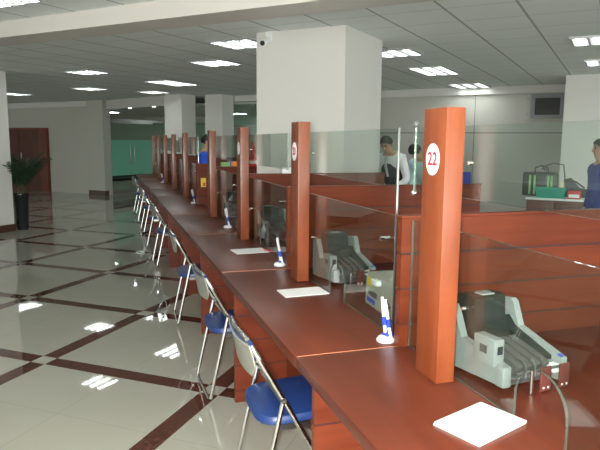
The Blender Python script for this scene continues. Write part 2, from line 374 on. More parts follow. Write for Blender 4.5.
x, y = UV(14.3, -14.6); t = thing('lobby_light', 'white square lobby light seen through the upper lobby glass', 'ceiling light', (x, y, 2.549), BR)
MB().box((-.25, -.18, -.05), (.25, .18, 0)).build('housing', M['louver'], t); MB().box((-.22, -.15, -.056), (.22, .15, -.0505)).build('diffuser', M['lamp'], t)
for (u, v, wh) in [(14.4, -17.2, 'added out of view behind the lobby doors'), (14.2, -7.2, 'added out of view behind the tall green glass'), (16.4, -11.2, 'deep in the lobby')]:  # first two panels are hidden, added to brighten the lobby
    x, y = UV(u, v); t = thing('lobby_light', 'white lobby light panel '+wh, 'ceiling light', (x, y, 2.549), BR, 'lobby lights')
    MB().box((-.30, -.30, -.05), (.30, .30, 0)).build('housing', M['louver'], t); MB().box((-.27, -.27, -.056), (.27, .27, -.0505)).build('diffuser', M['lamp'], t)
x, y = UV(14.5, -10.15); t = thing('ceiling_speaker', 'small dark dome hanging behind the tall green glass', 'speaker', (x, y, 2.549))
MB().cyl((0, 0, -.28), (0, 0, 0), .015).build('stem', M['dgrey'], t); MB().ball((0, 0, -.33), .11, sc=(1, 1, .7)).build('dome', M['black'], t)
x, y = UV(5.57, -3.36); t = thing('security_camera', 'small white security camera at the top corner of the big pillar', 'camera', (x, y, 2.66), BR)
MB().box((-.03, -.03, -.02), (.03, 0, .09)).build('bracket', M['whitep'], t)
MB().cyl((.0, -.02, 0), (.02, -.17, -.05), .035).build('camera_body', M['whitep'], t); MB().cyl((.02, -.17, -.05), (.0215, -.178, -.0525), .026).build('lens', M['black'], t)

# ------------------------------------------------------------------ counter row
PX0, PX1 = 1.078, 1.150
SP = 1.6205; PY = 1.759
GX = 1.170                                        # screen plane (front face)
posts = [PY+SP*k for k in range(4)] + [9.03+SP*k for k in range(5)]
divs = [y+.41 for y in posts]                     # divider after each post
seams = [.55] + [y-.005 for y in divs]
XF, ZT = .685, .75
LEGS = [.58, 1.97, 3.44, 4.82, 6.17, 7.58, 9.03, 10.5, 11.95, 13.4, 14.9]
def grooved(mb, x0, x1, y0, y1, z0, z1, step, faces='y', ztop=None):
    """boards with dark joints: material 0 wood, 1 dark core"""
    mb.mat(1).box((x0+.004, y0+.004, z0), (x1-.004, y1-.004, z1-.004)); mb.mat(0)
    z = z1
    while z > z0+.02:
        zb = max(z0, z-step+.007); mb.box((x0, y0, zb), (x1, y1, z)); z -= step
    return mb
for k in range(9):
    y0, y1 = seams[k], seams[k+1]
    xb = 2.55 if k < 2 else 1.95 if k == 2 else 1.53 if k == 3 else 1.215
    z = ZT+(.004 if k % 2 == 0 else 0)
    cnt = thing('service_counter', f'reddish brown wooden service counter section, {ORD[k]} along the row from the post numbered 22' if k else 'reddish brown wooden counter section under the post numbered 22', 'counter', (XF, (y0+y1)/2, 0), 0, 'counter sections in the row')
    e = .0015
    MB().box((0, y0-(y0+y1)/2+e, z-.045), (xb-XF, (y1-y0)/2-e, z), .004).build('worktop', M['counter'], cnt)
    MB().box((.004, (y1-y0)/2-.0012, z-.012), (.62, (y1-y0)/2+.0002, z+.0012)).build('end_lipping', M['edge'], cnt)
    h = (y1-y0)/2
    MB().box((.345, -h+.002, 0), (.37, h-.002, z-.046)).build('modesty_panel', M['pedestal'], cnt)
    yc = (y0+y1)/2
    for q in LEGS:
        if y0+.02 < q < y1-.03:
            grooved(MB(), .015, .344, q-yc, q-yc+.035, 0, z-.046, .158).build('leg_panel', [M['pedestal'], M['groove']], cnt, smooth=False)
# posts
ptx = []
for k, y in enumerate(posts):
    lab = ['orange wooden post with a white oval sign reading 22', 'wooden post with a white oval sign reading 20', 'third wooden post of the row, with a thin white oval sign'][k] if k < 3 else f'plain reddish wooden post, {ORD[k]} of the row counting from the post numbered 22'
    t = thing('wooden_post', lab, 'post', (0, y, ZT), 0, 'wooden posts standing along the counter')
    MB().box((PX0, 0, .005), (PX1, .150, .97), .003).build('shaft', M['post'], t)
    if k < 3:
        n = 40; cy, cz = .080, .794
        ring = [(cy+.044*math.cos(2*math.pi*i/n), cz+.055*math.sin(2*math.pi*i/n)) for i in range(n)]
        s = MB().prism(ring, 0, PX0-.002, PX0-.0002).build('number_sign', M['paper'], t, smooth=False); s['label'] = 'white oval sign'
        if k < 2:
            cu = bpy.data.curves.new('digits', 'FONT'); cu.body = '22' if k == 0 else '20'; cu.size = .064; cu.align_x = 'CENTER'; cu.align_y = 'CENTER'; cu.extrude = .0004; cu.offset = .0016; cu.space_character = 1.0
            tmp = bpy.data.objects.new('digits_tmp', cu); C.objects.link(tmp); bpy.context.view_layer.update()
            me = bpy.data.meshes.new_from_object(tmp.evaluated_get(bpy.context.evaluated_depsgraph_get())); bpy.data.objects.remove(tmp)
            # faces -X: text x -> -Y, text y -> Z
            me.transform(Matrix(((0, 0, -1, PX0-.0026), (-1, 0, 0, cy), (0, 1, 0, cz), (0, 0, 0, 1))))
            me.materials.clear(); me.materials.append(M['signred'])
            o = bpy.data.objects.new('number', me); C.objects.link(o); o.parent = s
    ptx.append(t)
# dividers
XMAX = [2.62, 2.62, 2.62, 2.10, 2.3, 2.3, 2.2, 1.75, 1.95]
for k, y in enumerate(divs[:8]+[8.06]):
    lab = f'wooden grooved divider between teller desks, {ORD[k]} from the post numbered 22' if k < 8 else 'wooden grooved divider with a yellow sticker in the wide gap before the far posts'
    t = thing('desk_divider', lab, 'divider', (1.13, y, ZT), 0, 'dividers between the teller desks')
    z0 = .004 if k < 4 else -.75
    g = grooved(MB(), 0.0, XMAX[k]-1.13, -.02, .02, z0 if k < 4 else .004, .545, .149)
    g.build('board', [M['panel'], M['groove']], t, smooth=False)
    MB().box((-.006, -.024, .545), (XMAX[k]-1.13+.004, .024, .557), .003).build('capping', M['panel'], t)
    if k >= 4: MB().box((1.23-1.13, -.018, -.75), (XMAX[k]-1.13, .018, .003)).build('lower_board', M['panel'], t)
    if k == 8:
        st = MB().box((.055, -.0225, .24), (.125, -.0205, .36)).build('sticker', M['yellow'], t); st['label'] = 'yellow sticker'
        MB().box((.085, -.0235, .25), (.115, -.0226, .30)).build('sticker_mark', M['red'], st)
# screens
def pane(y0, y1, z0, z1, arch=None):
    """one glass sheet 10 mm thick, its slot cut out; built from upright strips that share their seams"""
    bm = bmesh.new(); T = .010
    if arch:
        a0, a1, ht = arch; cy = (a0+a1)/2; r = (a1-a0)/2
        low = [(y0, z0), (a0, z0)] + [(cy+r*math.cos(t), z0+ht-r+r*math.sin(t)) for t in [math.pi-math.pi*i/16 for i in range(17)]] + [(a1, z0), (y1, z0)]
    else: low = [(y0, z0), (y1, z0)]
    V = []
    for p, q in low:
        V.append([bm.verts.new((x, p, z)) for x in (0, T) for z in (q, z1)])   # f-low f-top b-low b-top
    bot, top_ = V, V
    for i, (A, B) in enumerate(zip(V, V[1:])):
        m = bm.faces.new((A[0], A[2], B[2], B[0])); m.material_index = 1
        if abs(low[i][0]-low[i+1][0]) < 1e-6: continue
        bm.faces.new((A[0], B[0], B[1], A[1])); bm.faces.new((A[2], A[3], B[3], B[2]))
        m = bm.faces.new((A[1], B[1], B[3], A[3])); m.material_index = 1
    for Q in (V[0], V[-1]): m = bm.faces.new((Q[0], Q[1], Q[3], Q[2])); m.material_index = 1
    bmesh.ops.remove_doubles(bm, verts=bm.verts[:], dist=1e-6)
    mb = MB(); mb.bm.free(); mb.bm = bm; return mb
for k, y in enumerate(posts):
    start = .56 if k == 0 else 8.06+.10 if k == 4 else seams[k]+.13
    end = divs[k]-.030
    org = start
    lab = 'clear glass screen with an arched slot beside the post numbered 22' if k == 0 else 'clear glass screen with an arched slot beside the post numbered 20' if k == 1 else f'clear glass screen fixed to the {ORD[k]} post of the row'
    t = thing('glass_screen', lab, 'glass screen', (GX, org, 0), 0, 'glass screens along the counter')
    a = (y-.52-org, y-.30-org, .19)
    pane(0, end-org, ZT+.006, 1.29, a).build('lower_pane', [M['glass'], M['glassedge']], t, smooth=False)
    pane(0, end-org, 1.412, 1.66).build('upper_pane', [M['glass'], M['glassedge']], t, smooth=False)
    if k in (1, 4): MB().box((.0, -.010, ZT+.006), (.010, -.001, 1.664), .002).build('mounting_pole', M['steel'], t)
    if k == 0:
        ed = MB().tube([(.005, end-org+.004, 1.40), (.005, end-org+.004, 1.67)], .0035); ed.build('edge_rod', M['chrome'], t)
        MB().ball((.005, end-org+.004, 1.675), .014).build('rod_tip', M['dgrey'], t); MB().ball((.005, end-org+.004, 1.40), .012).build('rod_tip', M['chrome'], t)
    for zz in (1.535, 1.03):
        for yy in (y-.02, y+.172):
            MB().cyl((-.014, yy-org, zz), (-.0005, yy-org, zz), .0065).build('glass_clamp', M['chrome'], t)
    if k: MB().cyl((-.0005, .045, 1.185), (-.045, .045, 1.185), .010).build('standoff', M['chrome'], t)

# ------------------------------------------------------------------ folding chairs (face +x)
def make_chair(label):
    t = thing('folding_chair', label, 'chair', (0, 0, 0), 0, 'chrome folding chairs along the counter')
    w = .212; rt = .0115
    top = Vector((-.215, 0, .80)); ft = Vector((.225, 0, .012))
    def side(s, f): p = top+(ft-top)*f; return (p.x, s*w, p.z)
    path = [side(-1, 1.0), side(-1, .6), side(-1, .25), side(-1, .12)]
    # rounded top corners
    for i in range(1, 7):
        a = math.pi/2*i/6; yy = -(w-.07+.07*math.cos(a)); f = .10*(1-math.sin(a)); p = top+(ft-top)*f; path.append((p.x, yy, p.z))
    path += [(top.x-.012, 0, top.z+.004)] + [(x, -y, z) for x, y, z in path[::-1]]
    MB().tube(path, rt, 10).build('main_frame', M['chrome'], t)
    MB().cyl((.205, -w, .05), (.205, w, .05), .008).build('foot_bar', M['chrome'], t)
    hi = lambda s: (-.075, s*(w+.006), .545)
    lo = lambda s: (-.19, s*(w+.006), .03)
    pth = [hi(-1), lo(-1)] + [(-.195, -(w-.035), .012), (-.195, w-.035, .012)] + [lo(1), hi(1)]
    MB().tube(pth, .0105, 10).build('rear_frame', M['chrome'], t)
    for s in (-1, 1):
        MB().cyl((-.075, s*(w-.036), .545), (-.075, s*(w+.016), .545), .012).build('pivot', M['steel'], t)
        MB().box((-.085, s*(w-.028)-.004, .40), (.05, s*(w-.028)+.004, .424)).build('link_bar', M['steel'], t)
        MB().cyl((.222, s*w, .0), (.214, s*w, .035), .016).build('rubber_foot', M['rubber'], t)
    MB().cyl((-.068, -w+.03, .515), (-.068, w-.03, .515), .007).build('cross_bar', M['steel'], t)
    # seat: padded, rounded plan
    b = MB(); n = 28; rings = []
    def plan(sc, z):
        out = []
        for i in range(n):
            a = 2*math.pi*i/n; c, s_ = math.cos(a), math.sin(a)
            x = math.copysign(abs(c)**.45, c)*.20*sc; y = math.copysign(abs(s_)**.5, s_)*.200*sc
            out.append((x+.03, y, z-.03*(x/.2)*-.35))
        return out
    for sc, z in ((.93, .428), (1.0, .436), (1.0, .452), (.95, .466), (.7, .472), (.05, .474)): rings.append(plan(sc, z))
    b.quadstrip(rings).build('seat', M['blue'], t)
    MB().box((-.10, -.15, .412), (.18, .15, .427), .004).build('seat_pan', M['steel'], t)
    # backrest: pale curved shell outside, blue pad inside
    ax = (ft-top).normalized()
    nx = Vector((-ax.z, 0, ax.x)) ; nx = nx if nx.x > 0 else -nx
    def sheet(off0, off1, yw, f0, f1, drop):
        b = MB(); cols = 10; rows = 6; fr, bk = [], []
        for i in range(rows+1):
            f = f0+(f1-f0)*i/rows; ra, rb = [], []
            rnd = yw*(1-.22*max(0, (f-(f0+.6*(f1-f0)))/(.4*(f1-f0)))**2)
            for j in range(cols+1):
                yy = -rnd+2*rnd*j/cols; c = -.022*(1-(yy/yw)**2)-drop*(i/rows)**1.3
                p = top+(ft-top)*f+nx*c
                ra.append(tuple(p+nx*off0+Vector((0, yy, 0)))); rb.append(tuple(p+nx*off1+Vector((0, yy, 0))))
            fr.append(ra); bk.append(rb)
        for i in range(rows+1): fr[i] = fr[i]+bk[i][::-1]
        return b.quadstrip(fr)
    sh = sheet(-.010, -.003, w-.004, .01, .165, .040).build('backrest', M['shell'], t)
    pdd = sheet(-.0028, .012, w-.014, .0, .115, .020).build('back_pad', M['blue'], sh); pdd['label'] = 'blue padding'
    return t
chair_y = [2.45, 3.70, 5.30, 7.86, 9.32, 10.8, 12.25, 13.7]
c0 = make_chair('folding chair showing its whole blue seat, first in the row before the post numbered 22')
c0.location = (.730, chair_y[0], 0)
for k, y in enumerate(chair_y[1:], 1):
    dup(c0, (.735, y, 0), R([0, 2, -2, 3, -6, 4, -3, 5][k]), f'chrome folding chair with grey back, {ORD[k]} along the counter from the blue seated front chair')

# ------------------------------------------------------------------ things on the counter
def pad(name, c, w, l, h, rz, label, cat='paper', group=None):
    t = MB()
    for i in range(3): t.box((-w/2+.001*i, -l/2-.0008*i, h*i/3), (w/2-.0007*i, l/2-.001*i, h*(i+1)/3-.0004))
    o = t.build(name, M['paper'], smooth=False, loc=c, rotz=rz); return tag(o, label, cat, group)
pad('paper_pad', (1.050, 1.455, .7545), .235, .165, .011, R(20), 'thick white pad of slips lying before the post numbered 22', group='white slip pads on the counter')
pad('paper_pad', (1.035, 3.145, .7505), .262, .165, .005, R(2), 'white pad of slips on the counter by the post numbered 20', group='white slip pads on the counter')
pad('paper_pad', (1.030, 4.465, .7545), .262, .20, .004, R(4), 'thin white sheets with a red pen lying across them', group='white slip pads on the counter')
tag(MB().cyl((-.07, 0, .006), (.06, 0, .006), .006).cyl((.06, 0, .006), (.075, 0, .006), .006, .001).build('pen', M['red'], loc=(1.165, 4.40, .7590), rotz=R(105)), 'red pen lying on the white sheets', 'pen')
def pen_stand(c, rz, label):
    t = thing('pen_stand', label, 'pen stand', c, rz, 'white and blue pen stands by the dividers'); t.scale = (1.2, 1.2, 1.12)
    MB().lathe([(.001, 0), (.032, 0), (.034, .006), (.026, .018), (.001, .024)]).build('base', M['whitep'], t)
    MB().box((-.026, -.016, .0185), (.006, .014, .030), .004).build('clip', M['bluep'], t)
    for s, q in ((-1, .004), (1, .022)):
        pe = MB().cyl((-.012, s*.012, .020), (q, s*.016, .155), .0065).build('pen_holder', M['whitep'], t)
        MB().cyl((-.012+.3*(q+.012), s*.0132, .0605), (-.012+.55*(q+.012), s*.0142, .094), .0085).build('grip', M['bluep'], pe); MB().cyl((q, s*.016, .155), (q+.002, s*.0163, .172), .006).build('pen_cap', M['whitep'], pe)
    return t
pen_stand((1.118, 2.245, .7505), R(200), 'white and blue pen stand near the post numbered 22')
pen_stand((1.105, 3.875, .7545), R(190), 'white and blue pen stand just past the post numbered 20')
pen_stand((1.115, 5.80, .7505), R(180), 'white and blue pen stand past the third post of the row')
pen_stand((1.105, 8.21, .7505), R(180), 'white and blue pen stand beside the divider with the yellow sticker')
pen_stand((1.06, 12.53, .7505), R(180), 'pen stand far down the counter among the last posts')
t = thing('bottle', 'small black bottle on the counter behind the third post', 'bottle', (1.225, 4.64, .7505))
MB().lathe([(.001, 0), (.028, 0), (.03, .01), (.03, .11), (.012, .14), (.012, .155), (.001, .155)]).build('body', M['black'], t); MB().cyl((0, 0, .155), (0, 0, .185), .014).build('cap', M['dgrey'], t)

def counting_machine(label):
    t = thing('banknote_counter', label, 'banknote counter', (0, 0, 0), 0, 'banknote counting machines on the teller desks')
    # side cheeks, outline in (y, z); front is -y
    MB().prism([(-.165, .022), (.20, .004), (.21, .06), (.205, .245), (.15, .250), (.125, .215), (.085, .135), (.02, .125), (-.165, .095)], 0, -.150, -.115).build('side_panel', M['lgrey'], t)
    MB().prism([(-.20, .020), (.20, .004), (.205, .25), (.09, .265), (.075, .255), (.035, .165), (-.195, .105)], 0, .115, .148).build('side_panel', M['lgrey'], t)
    MB().box((-.114, -.13, .004), (.114, .19, .09), .006).build('chassis', M['dgrey'], t)
    bx = MB().box((-.168, -.130, .085), (-.116, -.012, .185), .006).build('control_box', M['lgrey'], t)
    MB().box((-.152, -.1315, .130), (-.126, -.1302, .160)).build('display', M['screen'], bx)
    MB().box((-.1695, -.09, .125), (-.1682, -.05, .155)).build('key_plate', M['mgrey'], bx)
    MB().box((-.162, -.178, .022), (-.120, -.135, .098), .006).build('corner_block', M['lgrey'], t)
    # black feed hopper: a hood leaning back, flaring to the front
    hop = [(-.02, .130), (.015, .142), (.045, .175), (.06, .215), (.065, .285), (.085, .296), (.17, .290), (.185, .26), (.19, .09), (-.02, .09)]
    MB().prism(hop, 0, -.105, .060).build('feed_hopper', M['black'], t)
    MB().box((-.055, .075, .2945), (.01, .125, .300)).build('hopper_label', M['lgrey'], t)
    MB().prism([(-.15, .104), (.05, .165), (.09, .20), (.09, .10), (-.15, .09)], 0, .062, .114).build('rail_guard', M['black'], t)
    # conveyor rails sloping to the front
    for i, xx in enumerate((-.092, -.048, -.004, .040)):
        MB().prism([(.0, .118), (.0, .146), (-.175, .108), (-.19, .098), (-.19, .088), (-.17, .085)], 0, xx-.017, xx+.017).build('conveyor_rail', M['mgrey'], t)
    # stacker: chrome rods, hanging dark plates
    for xx in (-.075, -.028, .018):
        MB().tube([(xx, -.165, .118), (xx, -.185, .118), (xx, -.205, .100), (xx, -.206, .060)], .0035, 8).build('guide_rod', M['dgrey'], t)
    MB().cyl((-.11, -.198, .078), (.11, -.198, .078), .006).cyl((-.11, -.16, .045), (.11, -.16, .045), .010).build('stacker_shaft', M['dgrey'], t)
    MB().cyl((-.052, -.212, .004), (-.052, -.212, .088), .009).build('solenoid', M['chrome'], t)
    for x0 in (-.012, .085):
        p = MB().box((x0, -.222, .004), (x0+.052, -.214, .095), .003).build('stacker_plate', M['brownp'], t); p['label'] = 'brown translucent plate'
        for q in (.014, .038): MB().cyl((x0+q, -.2235, .018), (x0+q, -.2222, .018), .004).build('screw', M['whitep'], p)
    MB().box((.075, -.20, .055), (.112, -.165, .085), .004).build('guide_block', M['whitep'], t)
    st = MB().prism([(-.10, .1235), (-.10, .1242), (-.19, .1082), (-.19, .1075)], 0, .120, .143).build('rim_label', M['bluep'], t)
    return t
m0 = counting_machine('grey banknote counting machine with black hopper, behind the post numbered 22')
m0.location = (1.372, 1.788, .7545); m0.rotation_euler = (0, 0, R(6)); m0.scale = (.88, .90, .96)
dup(m0, (1.385, 3.39, .7505), R(4), 'banknote counting machine behind the glass beside the post numbered 20')
dup(m0, (1.385, 5.00, .7545), R(4), 'banknote counting machine farther back, behind the third post of the row')
dup(m0, (1.385, 6.62, .7505), R(4), 'banknote counting machine farthest back, beside the fourth post')

t = thing('banknote_binder', 'beige money binding machine with a yellow sticker beside the first divider', 'machine', (1.285, 2.66, .7505), R(-3))
MB().prism([(-.205, 0), (.195, 0), (.19, .13), (.16, .175), (-.06, .178), (-.14, .175), (-.205, .11)], 0, 0, .20).build('body', M['beige'], t, smooth=False)
MB().box((-.002, .10, .105), (-.0004, .17, .150)).build('sticker', M['yellow'], t)
MB().box((-.003, .03, .055), (-.0004, .15, .085)).build('slot', M['dgrey'], t)
MB().box((-.0024, .06, .018), (-.0004, .17, .042)).build('nameplate', M['bluep'], t)
MB().box((-.03, -.02, .135), (-.0004, .05, .165), .006).build('tape_guide', M['whitep'], t)
MB().cyl((-.022, -.13, .065), (-.0004, -.13, .065), .012).build('knob', M['dgrey'], t)

# things lying on top of the dividers
DZ = ZT+.5575
def sheet_thing(name, c, w, l, h, rz, mat, label, cat, group=None):
    return tag(MB().box((-w/2, -l/2, 0), (w/2, l/2, h), .003).build(name, M[mat], loc=c, rotz=rz), label, cat, group)
sheet_thing('document_tray', (1.91, divs[3], DZ), .34, .06, .03, 0, 'paper', 'long white tray of papers on top of the divider before the big pillar', 'tray')
sheet_thing('document_tray', (1.60, divs[2], DZ), .09, .08, .055, 0, 'paper', 'small white block of papers on the divider beside the post numbered 20', 'tray')
sheet_thing('folder', (1.33, divs[3], DZ), .10, .07, .05, R(8), 'green', 'pale green folder on the divider behind the fourth post', 'folder')
sheet_thing('folder', (1.455, divs[3], DZ), .11, .07, .06, R(-6), 'orange', 'orange packet on the divider between the third and fourth posts', 'packet')
sheet_thing('folder', (1.555, divs[3]+.005, DZ), .08, .06, .075, R(4), 'cream', 'cream packet on the divider just beside the third post', 'packet')
sheet_thing('folder', (1.392, divs[3]+.005, DZ), .03, .02, .10, R(0), 'bluep', 'blue folder standing upright on the divider behind the orange packet', 'folder')
t = thing('ornament_bottle', 'red and white gourd shaped ornament bottle on the divider by the third post', 'ornament', (1.67, divs[3], DZ))
MB().lathe([(.001, 0), (.05, 0), (.07, .04), (.065, .10), (.03, .14), (.028, .16), (.04, .19), (.025, .24), (.014, .26), (.001, .26)]).build('body', M['red'], t)
MB().lathe([(.0715, .035), (.0725, .05), (.072, .07), (.0705, .07), (.070, .035)]).build('band', M['whitep'], t); MB().cyl((0, 0, .26), (0, 0, .30), .014).build('stopper', M['red'], t)
sheet_thing('cloth_pouch', (2.47, divs[1], DZ), .10, .07, .085, 0, 'blueshirt', 'dark blue pouch on the end of the second divider', 'pouch')

# ------------------------------------------------------------------ back office
du, dv = 10.0, -.75
x, y = UV(du, dv)
t = thing('office_cabinet', 'low red brown cabinet with a white worktop before the broad pillar', 'cabinet', (x, y, 0), BR)
t.scale = (1, 1, 1.07)
MB().box((-.48, -.24, .06), (.30, .24, .70), .004).build('body', M['darkwood'], t)
MB().box((-.50, -.26, .701), (.62, .26, .73), .004).build('top', M['whitep'], t)
for xx in (-.47, -.085): 
    dd = MB().box((xx, -.256, .09), (xx+.375, -.241, .68), .003).build('door', M['darkwood'], t); MB().cyl((xx+.33, -.262, .40), (xx+.33, -.262, .50), .006).build('handle', M['steel'], dd)
for yy in (-.22, .22): MB().cyl((.58, yy, 0), (.58, yy, .70), .018).build('leg', M['whitep'], t)
def loc_on(lx, ly, z):
    p = Matrix.Rotation(BR, 3, 'Z') @ Vector((lx, ly, 0)); return (x+p.x, y+p.y, z)
t = thing('storage_basket', 'teal plastic basket on the white topped cabinet', 'basket', loc_on(-.15, -.11, .782), BR)
b = MB(); W, D_, Hh = .22, .13, .15
ring = lambda w, d, z: [(-w, -d, z), (w, -d, z), (w, d, z), (-w, d, z)]
b.quadstrip([ring(W*.86, D_*.86, 0), ring(W, D_, Hh), ring(W*.96, D_*.95, Hh), ring(W*.83, D_*.82, .008)]).build('shell', M['teal'], t, smooth=False)
MB().box((-W-.012, -D_-.012, Hh-.015), (W+.012, -D_+.001, Hh+.002)).box((-W-.012, D_-.001, Hh-.015), (W+.012, D_+.012, Hh+.002)).box((-W-.012, -D_, Hh-.015), (-W+.001, D_, Hh+.002)).box((W-.001, -D_, Hh-.015), (W+.012, D_, Hh+.002)).build('rim', M['teal'], t)
t = thing('travel_bag', 'black bag with yellow green stripes behind the teal basket', 'bag', loc_on(-.33, .14, .782), BR)
MB().box((-.27, -.09, 0), (.25, .09, .38), .035).build('body', M['black'], t)
for xx in (-.17, -.10, .10, .15): MB().box((xx, -.094, .03), (xx+.03, -.0905, .33)).build('stripe', M['green'], t)
MB().tube([(-.10, 0, .37), (-.09, 0, .45), (0, 0, .48), (.09, 0, .45), (.10, 0, .37)], .010).build('handle', M['black'], t)
t = thing('desk_lamp', 'dark jointed desk lamp rising beside the black bag', 'lamp', loc_on(-.02, .20, .782), BR)
MB().lathe([(.001, 0), (.06, 0), (.06, .015), (.001, .02)]).build('base', M['dgrey'], t)
MB().tube([(0, 0, .015), (.03, 0, .30), (.0, 0, .50), (-.15, 0, .52), (-.26, 0, .48)], .010).build('arm', M['dgrey'], t)
MB().cyl((-.25, 0, .49), (-.28, 0, .41), .02, .05).build('shade', M['dgrey'], t)
t = thing('cup', 'cream coloured cup standing on the rim corner of the cabinet behind the basket', 'cup', loc_on(-.03, .085, .782), BR)
MB().lathe([(.001, 0), (.034, 0), (.042, .24), (.038, .24), (.031, .01), (.001, .01)]).build('body', M['cream'], t)
t = thing('handbag', 'black slouching bag at the end of the striped bag', 'bag', loc_on(.18, .17, .782), BR)
MB().prism([(-.16, 0), (.24, 0), (.22, .12), (.05, .15), (-.08, .30), (-.16, .28)], 1, -.06, .06).build('body', M['black'], t)
MB().tube([(-.08, 0, .27), (0, 0, .235), (.12, 0, .15)], .012).build('strap', M['black'], t)
t = thing('carton', 'red and white carton beside the teal basket', 'box', loc_on(.18, -.12, .782), BR)
MB().box((-.09, -.07, 0), (.09, .07, .12), .004).build('body', M['red'], t); MB().box((-.075, -.0715, .02), (.075, -.0705, .07)).build('label_band', M['whitep'], t)

# ------------------------------------------------------------------ potted palm beside the pillar
px, py = -1.50, 11.64
t = thing('potted_palm', 'dark potted palm beside the white pillar near the waiting area', 'plant', (px, py, 0))
MB().lathe([(.001, 0), (.095, 0), (.10, .02), (.125, .58), (.135, .60), (.135, .65), (.12, .65), (.115, .59), (.001, .58)], n=28).build('pot', M['pot'], t)
MB().lathe([(.001, .582), (.112, .582), (.112, .60), (.001, .61)]).build('soil', M['soil'], t)
for i in range(5): 
    a = i*1.3; MB().tube([(.04*math.cos(a), .04*math.sin(a), .57), (.06*math.cos(a), .06*math.sin(a), .85), (.08*math.cos(a), .08*math.sin(a), 1.0)], .012, 8).build('stem', M['stemg'], t)
for i in range(24):
    a = i*2.399; el = 1.45-.022*i; ln = .45+.17*random.random(); b = MB()
    if math.cos(a)*SB+math.sin(a)*CB < .15 and math.cos(a)*CB-math.sin(a)*SB < .3: el = 1.54; ln *= .8
    P = []; base = Vector((.06*math.cos(a), .06*math.sin(a), .72+.2*random.random()))
    for q in range(9):
        s = q/8; r = ln*s*math.cos(el*(1-.3*s)); z = ln*math.sin(el)*s*1.15-.30*s*s*ln*.8
        P.append(base+Vector((math.cos(a)*r, math.sin(a)*r, z)))
    b.tube(P, .006, 6, r2=.002)
    sd = Vector((-math.sin(a), math.cos(a), 0))
    for q in range(2, 9):
        d1 = (P[min(8, q)]-P[q-1]).normalized()
        for sg in (-1, 1):
            for h2 in (0, .5):
                c = P[q-1].lerp(P[q], h2); l2 = .19*(1-.6*abs(q/8-.45))
                tip = c+(sd*sg*.75+d1*.65).normalized()*l2+Vector((0, 0, -.06)); md = c.lerp(tip, .45)+Vector((0, 0, .02))
                w2 = d1*.014
                vs = [b.bm.verts.new(v) for v in (c, md-w2, tip, md+w2)]; b.bm.faces.new(vs)
    b.build('frond', M['leaf'], t)

# ------------------------------------------------------------------ people
def skin_mesh(name, joints, edges, mats, parent, root=0, sub=2):
    me = bpy.data.meshes.new(name); me.from_pydata([j[0] for j in joints], edges, [])
    o = bpy.data.objects.new(name+'_tmp', me); C.objects.link(o)
    md = o.modifiers.new('skin', 'SKIN'); 
    for i, j in enumerate(joints):
        r = j[1]; me.skin_vertices[0].data[i].radius = (r, r) if isinstance(r, (int, float)) else r
    me.skin_vertices[0].data[root].use_root = True
    md.use_smooth_shade = True
    sb = o.modifiers.new('sub', 'SUBSURF'); sb.levels = sub; sb.render_levels = sub
    bpy.context.view_layer.update()
    m2 = bpy.data.meshes.new_from_object(o.evaluated_get(bpy.context.evaluated_depsgraph_get()))
    bpy.data.objects.remove(o); bpy.data.meshes.remove(me)
    m2.materials.clear()
    for m in mats: m2.materials.append(m)
    m2.name = name; m2.shade_smooth()
    q = bpy.data.objects.new(name, m2); C.objects.link(q); q.parent = parent; return q
